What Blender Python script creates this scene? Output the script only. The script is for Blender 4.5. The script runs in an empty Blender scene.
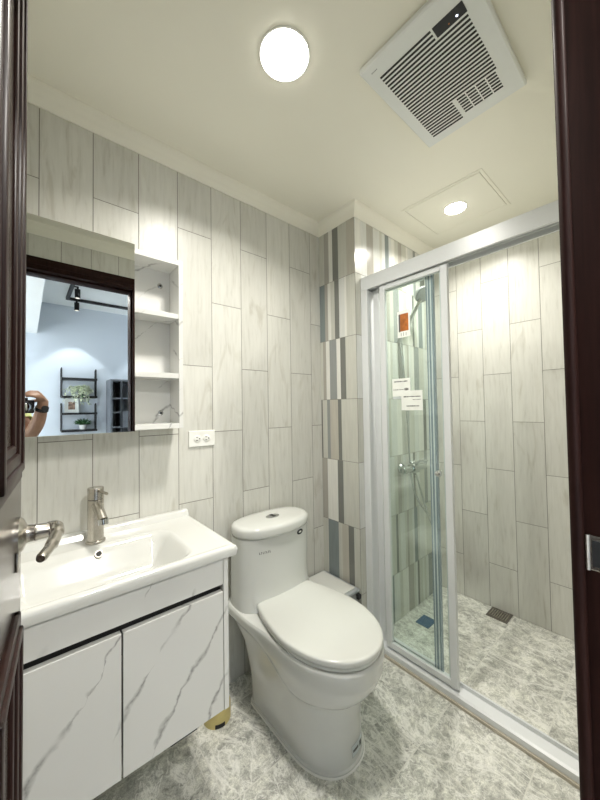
import bpy, bmesh, math, random
from mathutils import Vector, Matrix
random.seed(7)
S = bpy.context.scene
C = S.collection
R = math.radians

# ------------------------------------------------------------------ camera, world, exposure
CAM_H = 1.225
yaw, pitch, roll = R(40.632), R(1.482), R(-0.865)
F = Vector((math.sin(yaw)*math.cos(pitch), math.cos(yaw)*math.cos(pitch), math.sin(pitch)))
r0 = Vector((math.cos(yaw), -math.sin(yaw), 0)); u0 = r0.cross(F)
rr = math.cos(roll)*r0 + math.sin(roll)*u0
uu = -math.sin(roll)*r0 + math.cos(roll)*u0
cam = bpy.data.objects.new('camera', bpy.data.cameras.new('camera')); C.objects.link(cam)
cam.data.sensor_width = 36; cam.data.sensor_fit = 'AUTO'; cam.data.lens = 320.39*36/800
cam.data.clip_start = 0.005
cam.matrix_world = Matrix(((rr.x, uu.x, -F.x, 0), (rr.y, uu.y, -F.y, 0), (rr.z, uu.z, -F.z, CAM_H), (0, 0, 0, 1)))
S.camera = cam
w = bpy.data.worlds.new('daylight'); S.world = w; w.use_nodes = True
w.node_tree.nodes['Background'].inputs[0].default_value = (0.90, 0.95, 1.0, 1)
w.node_tree.nodes['Background'].inputs[1].default_value = 3.6
S.view_settings.view_transform = 'Standard'; S.view_settings.look = 'None'
S.view_settings.gamma = 1; S.view_settings.use_curve_mapping = False
S.view_settings.exposure = 0.90
LAMP = 14.0             # radiance of the downlight diffusers
LAMP_W = 7.0           # watts of the larger ceiling light
FILL_W = 30.0          # watts of each added fill spot turned to the doorway
try:
    S.cycles.max_bounces = 14; S.cycles.diffuse_bounces = 8; S.cycles.glossy_bounces = 8
    S.cycles.transparent_max_bounces = 24; S.cycles.sample_clamp_indirect = 8
except Exception:
    pass

# ------------------------------------------------------------------ materials
def mat(name):
    m = bpy.data.materials.new(name); m.use_nodes = True
    nt = m.node_tree
    return m, nt, nt.nodes['Principled BSDF']
def N(nt, t, **k):
    n = nt.nodes.new(t)
    for a, b in k.items():
        setattr(n, a, b)
    return n
def L(nt, a, b): nt.links.new(a, b)
def coords(nt, scale=(1, 1, 1), rot=(0, 0, 0)):
    tc = N(nt, 'ShaderNodeTexCoord'); mp = N(nt, 'ShaderNodeMapping')
    mp.inputs['Scale'].default_value = scale; mp.inputs['Rotation'].default_value = rot
    L(nt, tc.outputs['Object'], mp.inputs[0]); return mp.outputs[0]
def noise(nt, vec, scale, detail=3, rough=.5, dist=0):
    n = N(nt, 'ShaderNodeTexNoise'); n.inputs['Scale'].default_value = scale
    n.inputs['Detail'].default_value = detail; n.inputs['Roughness'].default_value = rough
    n.inputs['Distortion'].default_value = dist
    L(nt, vec, n.inputs['Vector']); return n.outputs['Fac']
def ramp(nt, fac, stops):
    r = N(nt, 'ShaderNodeValToRGB'); e = r.color_ramp.elements
    while len(e) < len(stops): e.new(.5)
    for k, (p, c) in enumerate(stops):
        e[k].position = p; e[k].color = (*c, 1) if len(c) == 3 else c
    L(nt, fac, r.inputs[0]); return r.outputs[0]
def mixc(nt, fac, a, b, blend='MIX'):
    m = N(nt, 'ShaderNodeMix', data_type='RGBA', blend_type=blend)
    for s, v in ((m.inputs[0], fac), (m.inputs[6], a), (m.inputs[7], b)):
        if hasattr(v, 'is_linked') or hasattr(v, 'links'): L(nt, v, s)
        elif isinstance(v, (int, float)): s.default_value = v
        else: s.default_value = (*v, 1)
    return m.outputs[2]
def math_(nt, op, a, b=None, c=None):
    m = N(nt, 'ShaderNodeMath', operation=op)
    for k, v in enumerate((a, b, c)):
        if v is None: continue
        if isinstance(v, (int, float)): m.inputs[k].default_value = v
        else: L(nt, v, m.inputs[k])
    return m.outputs[0]
def bump(nt, p, fac, strength=.1, dist=.002):
    b = N(nt, 'ShaderNodeBump'); b.inputs['Strength'].default_value = strength; b.inputs['Distance'].default_value = dist
    L(nt, fac, b.inputs['Height']); L(nt, b.outputs[0], p.inputs['Normal'])
def plain(name, col, rough=.5, metal=0, coat=0, var=.04, scale=30, spec=.5):
    m, nt, p = mat(name)
    f = noise(nt, coords(nt), scale, 3)
    lo = tuple(max(0, c*(1-var)) for c in col); hi = tuple(min(1, c*(1+var)) for c in col)
    L(nt, ramp(nt, f, [(.3, lo), (.7, hi)]), p.inputs['Base Color'])
    p.inputs['Roughness'].default_value = rough; p.inputs['Metallic'].default_value = metal
    p.inputs['Coat Weight'].default_value = coat; p.inputs['Coat Roughness'].default_value = .05
    p.inputs['Specular IOR Level'].default_value = spec
    return m
M = {}
M['ceiling'] = plain('ceiling_paint', (.87, .85, .75), .7, var=.01, scale=3)
M['crown'] = plain('crown_paint', (.85, .83, .735), .55, var=.01, scale=3)
M['ceramic'] = plain('white_ceramic', (.66, .665, .64), .12, coat=.3, var=.006, scale=4)
M['lidwhite'] = plain('white_seat_plastic', (.67, .675, .645), .2, var=.006, scale=4)
M['white'] = plain('white_plastic', (.80, .80, .76), .3, var=.01)
M['fanwhite'] = plain('fan_plastic', (.78, .80, .78), .4, var=.01)
M['shadedalu'] = plain('shaded_aluminium', (.36, .43, .50), .25, metal=.4, var=.02)  # white aluminium with shade and glass tint put into its colour
M['alu'] = plain('white_aluminium', (.68, .70, .71), .28, var=.01, spec=.6)
M['alugrey'] = plain('satin_aluminium', (.52, .55, .57), .3, metal=.55, var=.02)
M['dark'] = plain('dark_recess', (.012, .012, .012), .6)
M['chrome'] = plain('chrome', (.62, .63, .63), .08, metal=1, var=.01)
M['nickel'] = plain('brushed_nickel', (.50, .47, .42), .27, metal=1, var=.06, scale=90)
M['wall'] = plain('living_wall_paint', (.66, .715, .78), .7, var=.01, scale=4)
M['livceil'] = plain('living_ceiling_paint', (.86, .88, .87), .7, var=.01, scale=4)
M['plaster'] = plain('plaster', (.62, .62, .58), .7, var=.02, scale=8)
M['black'] = plain('black_metal', (.012, .012, .014), .45)
M['casegrey'] = plain('charcoal_laminate', (.16, .175, .20), .4)
M['casedark'] = plain('charcoal_shade', (.045, .05, .058), .45)
M['gold'] = plain('gold_paint', (.56, .47, .20), .42, metal=.35, var=.05)
M['beige'] = plain('beige_sealant', (.46, .42, .34), .6)
M['steel'] = plain('drain_steel', (.16, .145, .125), .4, metal=.5)
M['bluefilm'] = plain('blue_film', (.035, .085, .16), .3)
M['orange'] = plain('orange_print', (.42, .13, .022), .45, var=.3, scale=60)
M['ink'] = plain('grey_ink', (.12, .12, .12), .5)
M['paper'] = plain('sticker_paper', (.86, .88, .84), .5)
M['leafgreen'] = plain('dark_green_leaf', (.03, .10, .03), .5, var=.4, scale=40)
M['leafpale'] = plain('variegated_leaf', (.66, .74, .56), .5, var=.45, scale=30)
M['skin'] = plain('skin', (.42, .24, .16), .5, var=.08, scale=20)
M['hair'] = plain('black_hair', (.012, .010, .009), .5, var=.3, scale=80)
M['shirt'] = plain('yellow_green_cotton', (.62, .68, .30), .8, var=.06, scale=60)
M['trousers'] = plain('dark_cotton', (.04, .045, .06), .8)
M['rubber'] = plain('black_rubber', (.015, .015, .016), .55)
M['photo'] = plain('photo_print', (.30, .20, .15), .4, var=.9, scale=28)
M['livfloor'] = plain('living_floor', (.45, .42, .37), .4, var=.1, scale=6)
M['greyplastic'] = plain('grey_plastic', (.36, .37, .37), .4)
M['sealgrey'] = plain('translucent_seal', (.55, .60, .60), .3)

def wood_dark(name, col, rough):
    m, nt, p = mat(name)
    f = noise(nt, coords(nt, (30, 30, 1.2)), 3, 5, .6, .6)
    L(nt, ramp(nt, f, [(.3, tuple(c*.6 for c in col)), (.7, tuple(c*1.3 for c in col))]), p.inputs['Base Color'])
    p.inputs['Roughness'].default_value = rough
    p.inputs['Coat Weight'].default_value = .12; p.inputs['Coat Roughness'].default_value = .2; p.inputs['Specular IOR Level'].default_value = .5 if rough < .38 else .22
    return m
M['mahogany'] = wood_dark('dark_mahogany', (.022, .008, .006), .4)
M['framewood'] = wood_dark('dark_door_frame', (.022, .008, .006), .6)
M['framewood'].node_tree.nodes['Principled BSDF'].inputs['Specular IOR Level'].default_value = .1
M['framewood'].node_tree.nodes['Principled BSDF'].inputs['Coat Weight'].default_value = .03
M['mahoganyflat'] = wood_dark('mahogany_panel', (.055, .042, .035), .24)

def wood_tile():
    m, nt, p = mat('wood_look_tile')
    at = N(nt, 'ShaderNodeAttribute', attribute_name='Col')
    off = N(nt, 'ShaderNodeVectorMath', operation='SCALE'); L(nt, at.outputs['Color'], off.inputs[0]); off.inputs['Scale'].default_value = 41
    tc = N(nt, 'ShaderNodeTexCoord')
    add = N(nt, 'ShaderNodeVectorMath', operation='ADD'); L(nt, tc.outputs['Object'], add.inputs[0]); L(nt, off.outputs[0], add.inputs[1])
    mp = N(nt, 'ShaderNodeMapping'); mp.inputs['Scale'].default_value = (1, 1, .09); L(nt, add.outputs[0], mp.inputs[0])
    mp2 = N(nt, 'ShaderNodeMapping'); mp2.inputs['Scale'].default_value = (1, 1, .22); L(nt, add.outputs[0], mp2.inputs[0])
    fine = noise(nt, mp.outputs[0], 75, 5, .6, .3)
    fig = noise(nt, mp2.outputs[0], 12, 4, .55, 1.6)
    base = ramp(nt, fine, [(.25, (.50, .49, .44)), (.42, (.60, .595, .55)), (.75, (.66, .655, .61))])
    streak = ramp(nt, fig, [(.28, (.80, .78, .74)), (.40, (1, 1, 1)), (.60, (1, 1, 1)), (.74, (.90, .89, .86))])
    c = mixc(nt, .8, base, streak, 'MULTIPLY')
    sep = N(nt, 'ShaderNodeSeparateColor'); L(nt, at.outputs['Color'], sep.inputs[0])
    v = math_(nt, 'MULTIPLY_ADD', sep.outputs[0], .12, .94)
    vv = N(nt, 'ShaderNodeVectorMath', operation='SCALE'); L(nt, c, vv.inputs[0]); L(nt, v, vv.inputs['Scale'])
    L(nt, vv.outputs[0], p.inputs['Base Color'])
    p.inputs['Roughness'].default_value = .34
    bump(nt, p, fine, .12, .0012)
    return m
M['woodtile'] = wood_tile()
M['grout'] = plain('tile_grout', (.22, .21, .185), .8)
M['floorgrout'] = plain('floor_grout', (.66, .655, .60), .8)

def stripe_tile():
    m, nt, p = mat('striped_tile')
    at = N(nt, 'ShaderNodeAttribute', attribute_name='Col')
    f = noise(nt, coords(nt, (1, 1, .08)), 90, 4, .6)
    L(nt, mixc(nt, .5, at.outputs['Color'], ramp(nt, f, [(.25, (.80, .80, .80)), (.75, (1.1, 1.1, 1.1))]), 'MULTIPLY'), p.inputs['Base Color'])
    p.inputs['Roughness'].default_value = .2
    return m
M['stripe'] = stripe_tile()

def floor_tile():
    m, nt, p = mat('grey_stone_floor_tile')
    at = N(nt, 'ShaderNodeAttribute', attribute_name='Col')
    off = N(nt, 'ShaderNodeVectorMath', operation='SCALE'); L(nt, at.outputs['Color'], off.inputs[0]); off.inputs['Scale'].default_value = 23
    tc = N(nt, 'ShaderNodeTexCoord')
    add = N(nt, 'ShaderNodeVectorMath', operation='ADD'); L(nt, tc.outputs['Object'], add.inputs[0]); L(nt, off.outputs[0], add.inputs[1])
    v = add.outputs[0]
    big = noise(nt, v, 8, 8, .66, 1.6)
    med = noise(nt, v, 38, 12, .80, .9)
    grit = noise(nt, v, 230, 4, .7)
    c1 = ramp(nt, med, [(.30, (.20, .205, .185)), (.44, (.42, .425, .39)), (.55, (.62, .62, .57)), (.68, (.82, .815, .76))])
    c2 = ramp(nt, big, [(.34, (.58, .58, .58)), (.5, (.97, .97, .97)), (.62, (1.22, 1.22, 1.20))])
    c = mixc(nt, .85, c1, c2, 'MULTIPLY')
    c = mixc(nt, .6, c, ramp(nt, grit, [(.32, (.5, .5, .5)), (.58, (1.15, 1.15, 1.13))]), 'MULTIPLY')
    vn = noise(nt, v, 7, 6, .6, 2.2)
    vein = ramp(nt, math_(nt, 'ABSOLUTE', math_(nt, 'SUBTRACT', vn, .5)), [(.0, (1, 1, 1)), (.022, (0, 0, 0))])
    mp3 = N(nt, 'ShaderNodeMapping'); mp3.inputs['Rotation'].default_value = (0, 0, R(35)); mp3.inputs['Scale'].default_value = (1, .42, 1); L(nt, v, mp3.inputs[0])
    vn2 = noise(nt, mp3.outputs[0], 9, 5, .62, 1.0)
    vein2 = ramp(nt, math_(nt, 'ABSOLUTE', math_(nt, 'SUBTRACT', vn2, .47)), [(.0, (1, 1, 1)), (.03, (0, 0, 0))])
    dk = ramp(nt, noise(nt, mp3.outputs[0], 20, 6, .7, .6), [(.60, (0, 0, 0)), (.72, (1, 1, 1))])
    c = mixc(nt, math_(nt, 'MULTIPLY', dk, .45), c, (.20, .205, .19))
    c = mixc(nt, math_(nt, 'MULTIPLY', math_(nt, 'MAXIMUM', vein, vein2), .75), c, (.84, .835, .79))
    L(nt, c, p.inputs['Base Color'])
    p.inputs['Roughness'].default_value = .3
    bump(nt, p, med, .1, .001)
    return m
M['floortile'] = floor_tile()

def marble(name, ang, period, rough=.14):
    """white laminate with broken diagonal grey veins in the x-z plane"""
    m, nt, p = mat(name)
    tc = N(nt, 'ShaderNodeTexCoord'); sx = N(nt, 'ShaderNodeSeparateXYZ'); L(nt, tc.outputs['Object'], sx.inputs[0])
    a = R(ang)
    xy = math_(nt, 'ADD', sx.outputs[0], math_(nt, 'MULTIPLY', sx.outputs[1], .7))
    along = math_(nt, 'ADD', math_(nt, 'MULTIPLY', xy, math.cos(a)), math_(nt, 'MULTIPLY', sx.outputs[2], math.sin(a)))
    across = math_(nt, 'SUBTRACT', math_(nt, 'MULTIPLY', xy, math.sin(a)), math_(nt, 'MULTIPLY', sx.outputs[2], math.cos(a)))
    v = tc.outputs['Object']
    wob = math_(nt, 'ADD', math_(nt, 'MULTIPLY', math_(nt, 'SUBTRACT', noise(nt, v, 5, 4, .6), .5), .10),
                math_(nt, 'MULTIPLY', math_(nt, 'SUBTRACT', noise(nt, v, 38, 4, .6), .5), .012))
    ph = math_(nt, 'DIVIDE', math_(nt, 'ADD', across, wob), period)
    fr = math_(nt, 'ABSOLUTE', math_(nt, 'SUBTRACT', math_(nt, 'FRACT', ph), .5))
    wid = math_(nt, 'MULTIPLY', ramp(nt, noise(nt, v, 9, 3, .6), [(.40, (0, 0, 0)), (.62, (1, 1, 1))]), .078)
    line = math_(nt, 'SUBTRACT', 1.0, math_(nt, 'SMOOTH_MIN', math_(nt, 'DIVIDE', fr, math_(nt, 'ADD', wid, .004)), 1.0, .2))
    line = math_(nt, 'MAXIMUM', line, 0.0)
    line = math_(nt, 'MULTIPLY', line, ramp(nt, noise(nt, v, 70, 3, .6), [(.25, (.35, .35, .35)), (.6, (1, 1, 1))]))
    msk = ramp(nt, noise(nt, v, 6.5, 2, .5), [(.44, (0, 0, 0)), (.56, (1, 1, 1))])
    c = mixc(nt, math_(nt, 'MULTIPLY', math_(nt, 'MULTIPLY', line, msk), .85), (.71, .71, .69), (.20, .20, .195))
    L(nt, c, p.inputs['Base Color']); p.inputs['Roughness'].default_value = rough
    p.inputs['Coat Weight'].default_value = .3; p.inputs['Coat Roughness'].default_value = .05
    return m
M['marble'] = marble('marble_laminate', 54, .13)
M['marble2'] = marble('marble_shelf_laminate', 42, .095, .25)

def glass(name, tint, dens):
    m = bpy.data.materials.new(name); m.use_nodes = True; nt = m.node_tree; nt.nodes.clear()
    out = N(nt, 'ShaderNodeOutputMaterial'); mx = N(nt, 'ShaderNodeMixShader')
    tr = N(nt, 'ShaderNodeBsdfTransparent'); gl = N(nt, 'ShaderNodeBsdfGlossy'); fr = N(nt, 'ShaderNodeFresnel')
    tr.inputs[0].default_value = (*tint, 1); gl.inputs['Roughness'].default_value = .01; gl.inputs[0].default_value = (.95, 1, .98, 1)
    ge = N(nt, 'ShaderNodeNewGeometry'); L(nt, math_(nt, 'POWER', dens, math_(nt, 'MULTIPLY_ADD', ge.outputs['Backfacing'], -2.0, 1.0)), fr.inputs[0])
    L(nt, fr.outputs[0], mx.inputs[0]); L(nt, tr.outputs[0], mx.inputs[1]); L(nt, gl.outputs[0], mx.inputs[2]); L(nt, mx.outputs[0], out.inputs[0])
    return m
M['glass'] = glass('shower_glass', (.955, .985, .972), 1.5)
def mirror():
    m, nt, p = mat('mirror_silver')
    p.inputs['Base Color'].default_value = (.90, .93, .92, 1); p.inputs['Metallic'].default_value = 1; p.inputs['Roughness'].default_value = .008
    return m
M['mirror'] = mirror()
def emit(name, col, s):
    m = bpy.data.materials.new(name); m.use_nodes = True; nt = m.node_tree; nt.nodes.clear()
    out = N(nt, 'ShaderNodeOutputMaterial'); e = N(nt, 'ShaderNodeEmission'); e.inputs[0].default_value = (*col, 1); e.inputs[1].default_value = s
    L(nt, e.outputs[0], out.inputs[0]); return m
M['lamp'] = emit('lamp_diffuser', (1, .965, .88), LAMP)
M['spot'] = emit('spot_lens', (1, .95, .85), .8)
M['led'] = emit('indicator_light', (.8, .85, 1), 2)

# ------------------------------------------------------------------ mesh helpers (world coordinates unless the thing is turned)
def nb(): return bmesh.new()
def box(bm, a, b, bev=0, seg=2):
    x0, y0, z0 = a; x1, y1, z1 = b
    vs = [bm.verts.new(p) for p in ((x0, y0, z0), (x1, y0, z0), (x1, y1, z0), (x0, y1, z0), (x0, y0, z1), (x1, y0, z1), (x1, y1, z1), (x0, y1, z1))]
    fs = [bm.faces.new([vs[k] for k in f]) for f in ((3, 2, 1, 0), (4, 5, 6, 7), (0, 1, 5, 4), (1, 2, 6, 5), (2, 3, 7, 6), (3, 0, 4, 7))]
    if bev:
        es = list({e for f in fs for e in f.edges})
        bmesh.ops.bevel(bm, geom=es, offset=bev, segments=seg, affect='EDGES', profile=.5)
    return bm
def frame_of(d):
    d = d.normalized(); up = Vector((0, 0, 1)) if abs(d.z) < .95 else Vector((0, 1, 0))
    a = d.cross(up).normalized(); return a, a.cross(d).normalized()
def tube(bm, pts, rad, seg=12, cap=True):
    pts = [Vector(p) for p in pts]; n = len(pts)
    rads = rad if isinstance(rad, (list, tuple)) else [rad]*n
    a = None; rings = []
    for k in range(n):
        d = (pts[min(k+1, n-1)] - pts[max(k-1, 0)]).normalized()
        if a is None: a, b = frame_of(d)
        else:
            a = (a - d*a.dot(d)).normalized(); b = d.cross(a)*-1
        b = a.cross(d).normalized()
        rings.append([bm.verts.new(pts[k] + (a*math.cos(t) + b*math.sin(t))*rads[k]) for t in (2*math.pi*j/seg for j in range(seg))])
    for k in range(n-1):
        for j in range(seg):
            bm.faces.new((rings[k][j], rings[k][(j+1) % seg], rings[k+1][(j+1) % seg], rings[k+1][j]))
    if cap:
        bm.faces.new(rings[0][::-1]); bm.faces.new(rings[-1])
    return bm
def cyl(bm, p0, p1, r, seg=24): return tube(bm, [p0, p1], r, seg)
def curve_pts(ctrl, n=24):
    ctrl = [Vector(c) for c in ctrl]; P = [ctrl[0]*2-ctrl[1]] + ctrl + [ctrl[-1]*2-ctrl[-2]]; out = []
    for i in range(1, len(P)-2):
        for k in range(n):
            t = k/n; a, b, c, d = P[i-1], P[i], P[i+1], P[i+2]
            out.append(.5*((2*b) + (c-a)*t + (2*a-5*b+4*c-d)*t*t + (3*b-a-3*c+d)*t**3))
    out.append(ctrl[-1]); return out
def lathe(bm, c, prof, seg=32, axis='z'):
    rings = []
    for r, h in prof:
        ring = []
        for j in range(seg):
            t = 2*math.pi*j/seg; p = (r*math.cos(t), r*math.sin(t), h)
            if axis == 'y': p = (p[0], h, p[1])
            if axis == 'x': p = (h, p[0], p[1])
            ring.append(bm.verts.new((c[0]+p[0], c[1]+p[1], c[2]+p[2])))
        rings.append(ring)
    for k in range(len(rings)-1):
        for j in range(seg):
            bm.faces.new((rings[k][j], rings[k][(j+1) % seg], rings[k+1][(j+1) % seg], rings[k+1][j]))
    bm.faces.new(rings[0][::-1]); bm.faces.new(rings[-1]); return bm
def loft(bm, rings, cap0=True, cap1=True):
    vr = [[bm.verts.new(p) for p in ring] for ring in rings]; n = len(vr[0])
    for k in range(len(vr)-1):
        for j in range(n):
            bm.faces.new((vr[k][j], vr[k][(j+1) % n], vr[k+1][(j+1) % n], vr[k+1][j]))
    if cap0: bm.faces.new(vr[0][::-1])
    if cap1: bm.faces.new(vr[-1])
    return bm
def root_of(o):
    while o.parent: o = o.parent
    return o
def obj(name, bm, m, parent=None, smooth=False, local=False, label=None, angle=40):
    bmesh.ops.recalc_face_normals(bm, faces=bm.faces)
    if parent is not None and not local:
        bmesh.ops.translate(bm, verts=bm.verts, vec=-root_of(parent).location)
    me = bpy.data.meshes.new(name); bm.to_mesh(me); bm.free()
    for mm in (m if isinstance(m, (list, tuple)) else [m]): me.materials.append(mm)
    if smooth:
        for p in me.polygons: p.use_smooth = True
        try: me.set_sharp_from_angle(angle=R(angle))
        except Exception: pass
    o = bpy.data.objects.new(name, me); C.objects.link(o)
    if parent is not None: o.parent = parent
    if label: o['label'] = label
    return o
def tag(o, label=None, cat=None, group=None, kind=None):
    if label: o['label'] = label
    if cat: o['category'] = cat
    if group: o['group'] = group
    if kind: o['kind'] = kind
    return o
def thing(name, label, cat, loc=(0, 0, 0), group=None, kind=None, rz=0):
    o = bpy.data.objects.new(name, None); C.objects.link(o); o.location = loc; o.rotation_euler.z = rz
    o.empty_display_size = .05
    return tag(o, label, cat, group, kind)
def struct(name, bm, m, label, cat, parent=None, smooth=False):
    o = obj(name, bm, m, parent, smooth)
    return tag(o, label, cat, kind='structure')
def copy_tree(o, parent=None):
    c = o.copy(); C.objects.link(c)
    if parent: c.parent = parent
    for ch in list(o.children): copy_tree(ch, c)
    return c
def quad(bm, lay, pts, col, mi=0):
    f = bm.faces.new([bm.verts.new(p) for p in pts]); f.material_index = mi
    for lp in f.loops: lp[lay] = (*col, 1)
    return f

# ------------------------------------------------------------------ dimensions
XL, XR, YS, YB, YA, XA = -.13, 2.165, .078, 1.33, 1.064, 1.305   # left, right, front, back, shower back wall, its corner
ZC, ZT = 2.285, 2.27
DX0, DX1, DZ = -.055, .545, 2.035                                  # door opening
Y0 = -.03                                                         # living-room face of the front wall

# ------------------------------------------------------------------ tiled walls
def wall_mesh(slabs):
    bm = nb(); lay = bm.loops.layers.float_color.new('Col')
    for a, b in slabs: box(bm, a, b)
    for f in bm.faces:
        f.material_index = 1
        for lp in f.loops: lp[lay] = (.5, .5, .5, 1)
    return bm, lay
def wood_tiles(bm, lay, P, u0, u1, us, odd, z0, z1, z_odd=1.989, z_even=1.702, tl=.575, holes=()):
    """P(u,z,d): point on the wall; us: joint positions along u; odd(k): which bond"""
    g = .0013; us = [u0] + [u for u in sorted(us) if u0+.004 < u < u1-.004] + [u1]
    for k in range(len(us)-1):
        a, b = us[k]+g, us[k+1]-g
        zz = z_odd if odd((us[k]+us[k+1])/2) else z_even
        js = sorted({z0, z1} | {zz + tl*n for n in range(-6, 4) if z0+.004 < zz+tl*n < z1-.004})
        for i in range(len(js)-1):
            c, d = js[i]+g, js[i+1]-g
            segs = [(a, b, c, d)]
            for (h0, h1, h2, h3) in holes:
                nxt = []
                for (p, q, s, t) in segs:
                    if q <= h0 or p >= h1 or t <= h2 or s >= h3: nxt.append((p, q, s, t)); continue
                    if p < h0: nxt.append((p, h0, s, t))
                    if q > h1: nxt.append((h1, q, s, t))
                    m0, m1 = max(p, h0), min(q, h1)
                    if s < h2: nxt.append((m0, m1, s, h2))
                    if t > h3: nxt.append((m0, m1, h3, t))
                segs = nxt
            col = (random.random(), random.random(), random.random())
            for (p, q, s, t) in segs:
                quad(bm, lay, [P(p, s, .0012), P(q, s, .0012), P(q, t, .0012), P(p, t, .0012)], col)
back_us = [.0305+.14975*k for k in range(-2, 9)]
bm, lay = wall_mesh([((XL-.1, YB, 0), (XA+.1, YB+.1, ZC))])
wood_tiles(bm, lay, lambda u, z, d: (u, YB-d, z), XL, XA, back_us, lambda c: math.floor((c-.0305)/.14975) % 2 == 1, 0, ZT)
struct('wall_back', bm, [M['woodtile'], M['grout']], 'pale wood-look tiled wall behind the toilet, basin and mirror cabinet', 'wall')
bm, lay = wall_mesh([((XR, YS-.12, 0), (XR+.1, YA+.1, ZC))])
wood_tiles(bm, lay, lambda u, z, d: (XR-d, u, z), YS, YA, [.315, .465, .615, .765, .915, .165], lambda c: math.floor((YA-c)/.15) % 2 == 0, 0, ZT)
struct('wall_right', bm, [M['woodtile'], M['grout']], 'pale wood-look tiled side wall of the shower above the corner drain', 'wall')
bm, lay = wall_mesh([((XL-.1, Y0, 0), (XL, YB, ZC))])
wood_tiles(bm, lay, lambda u, z, d: (XL+d, u, z), YS, YB, [YB-.149*k for k in range(1, 9)], lambda c: math.floor((YB-c)/.149) % 2 == 0, 0, ZT)
struct('wall_left', bm, [M['woodtile'], M['grout']], 'pale wood-look tiled wall behind the open door', 'wall')
bm, lay = wall_mesh([((XL, Y0, 0), (DX0-.03, YS, ZC)), ((DX1+.03, Y0, 0), (XR, YS, ZC)), ((DX0-.03, Y0, DZ+.03), (DX1+.03, YS, ZC))])
wood_tiles(bm, lay, lambda u, z, d: (u, YS+d, z), XL, XR, [.007+.149*k for k in range(-1, 16)], lambda c: math.floor((c-.007)/.149) % 2 == 0, 0, ZT, holes=[(DX0-.03, DX1+.03, -1, DZ+.03)])
struct('wall_front', bm, [M['woodtile'], M['grout']], 'pale wood-look tiled wall around the dark doorway, seen in the mirror', 'wall')

PAL = {'W': (.74, .735, .69), 'L': (.56, .56, .505), 'G': (.30, .315, .31), 'D': (.19, .195, .18), 'T': (.225, .26, .265), 'B': (.50, .475, .415), 'P': (.40, .385, .345), 'S': (.66, .67, .645)}
ROWS = [2.27, 1.932, 1.605, 1.271, .939, .601, .268, 0]
ret = [([1.33, 1.288, 1.252, 1.223, 1.18, 1.119, 1.064], 'LPWDLB'),
       ([1.33, 1.288, 1.264, 1.241, 1.212, 1.179, 1.139, 1.125, 1.064], 'TPWLDSWL'),
       ([1.33, 1.309, 1.285, 1.257, 1.204, 1.176, 1.138, 1.064], 'LPWGWDL'),
       ([1.33, 1.319, 1.283, 1.26, 1.2, 1.175, 1.064], 'DLGBDL'),
       ([1.33, 1.287, 1.21, 1.17, 1.064], 'PWDL'),
       ([1.33, 1.288, 1.211, 1.185, 1.14, 1.103, 1.064], 'LTLBDL'),
       ([1.33, 1.29, 1.25, 1.22, 1.16, 1.12, 1.064], 'WGLDLB')]
bm, lay = wall_mesh([((XA, YA, 0), (XA+.1, YB, ZC))])
for r, (ys, cs) in enumerate(ret):
    za, zb = ROWS[r+1]+.0012, ROWS[r]-.0012
    for k, ch in enumerate(cs):
        quad(bm, lay, [(XA-.0012, ys[k], za), (XA-.0012, ys[k+1], za), (XA-.0012, ys[k+1], zb), (XA-.0012, ys[k], zb)], PAL[ch])
struct('wall_return', bm, [M['stripe'], M['grout']], 'short grey striped tile wall between the toilet corner and the shower frame', 'wall')
bm, lay = wall_mesh([((XA, YA, 0), (XR, YA+.1, ZC))])
seqs = ['WSPSLSTSWLPLWSGWSDSW', 'LSTLSWPLGSLWDLSTSLWS', 'SLTSLGSLWLSDSLPSWGLS', 'LSPLGSTLSWLGLSWDSLTL', 'SLSGLTSLPLSWSDLSLGSL', 'LLSLWGSLDLSLPLSTLSWL', 'LSGLSLTSLWPLSDLSLSGL']
for r in range(7):
    za, zb = ROWS[r+1]+.0012, ROWS[r]-.0012
    x = XA; k = 0; rnd = random.Random(40+r)
    while x < XR-.001:
        wd = .05 if k == 0 else rnd.choice((.022, .03, .038, .05, .06))
        x2 = min(XR, x+wd)
        quad(bm, lay, [(x, YA-.0012, za), (x2, YA-.0012, za), (x2, YA-.0012, zb), (x, YA-.0012, zb)], PAL[seqs[r][k % 20]]); x = x2; k += 1
struct('wall_shower', bm, [M['stripe'], M['grout']], 'grey striped tile wall inside the shower behind the mixer', 'wall')

# floor
bm = nb(); lay = bm.loops.layers.float_color.new('Col'); box(bm, (XL-.1, -.03, -.1), (XR+.1, YB+.1, -.0012))
for f in bm.faces:
    f.material_index = 1
    for lp in f.loops: lp[lay] = (.5, .5, .5, 1)
xs = [-.13] + [.485+.59*k for k in range(0, 3)] + [XR]; ys = [-.03, .045, .34, .635, .93, 1.225, YB]
for i in range(len(xs)-1):
    for j in range(len(ys)-1):
        g = .0020
        quad(bm, lay, [(xs[i]+g, ys[j]+g, 0), (xs[i+1]-g, ys[j]+g, 0), (xs[i+1]-g, ys[j+1]-g, 0), (xs[i]+g, ys[j+1]-g, 0)], (random.random(), random.random(), random.random()))
struct('floor', bm, [M['floortile'], M['floorgrout']], 'mottled grey stone-look floor tiles of the bathroom', 'floor')
bm = nb(); box(bm, (XL-.1, Y0, ZC), (XR+.1, YB+.1, ZC+.1))
struct('ceiling', bm, M['ceiling'], 'cream painted bathroom ceiling', 'ceiling')
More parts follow.
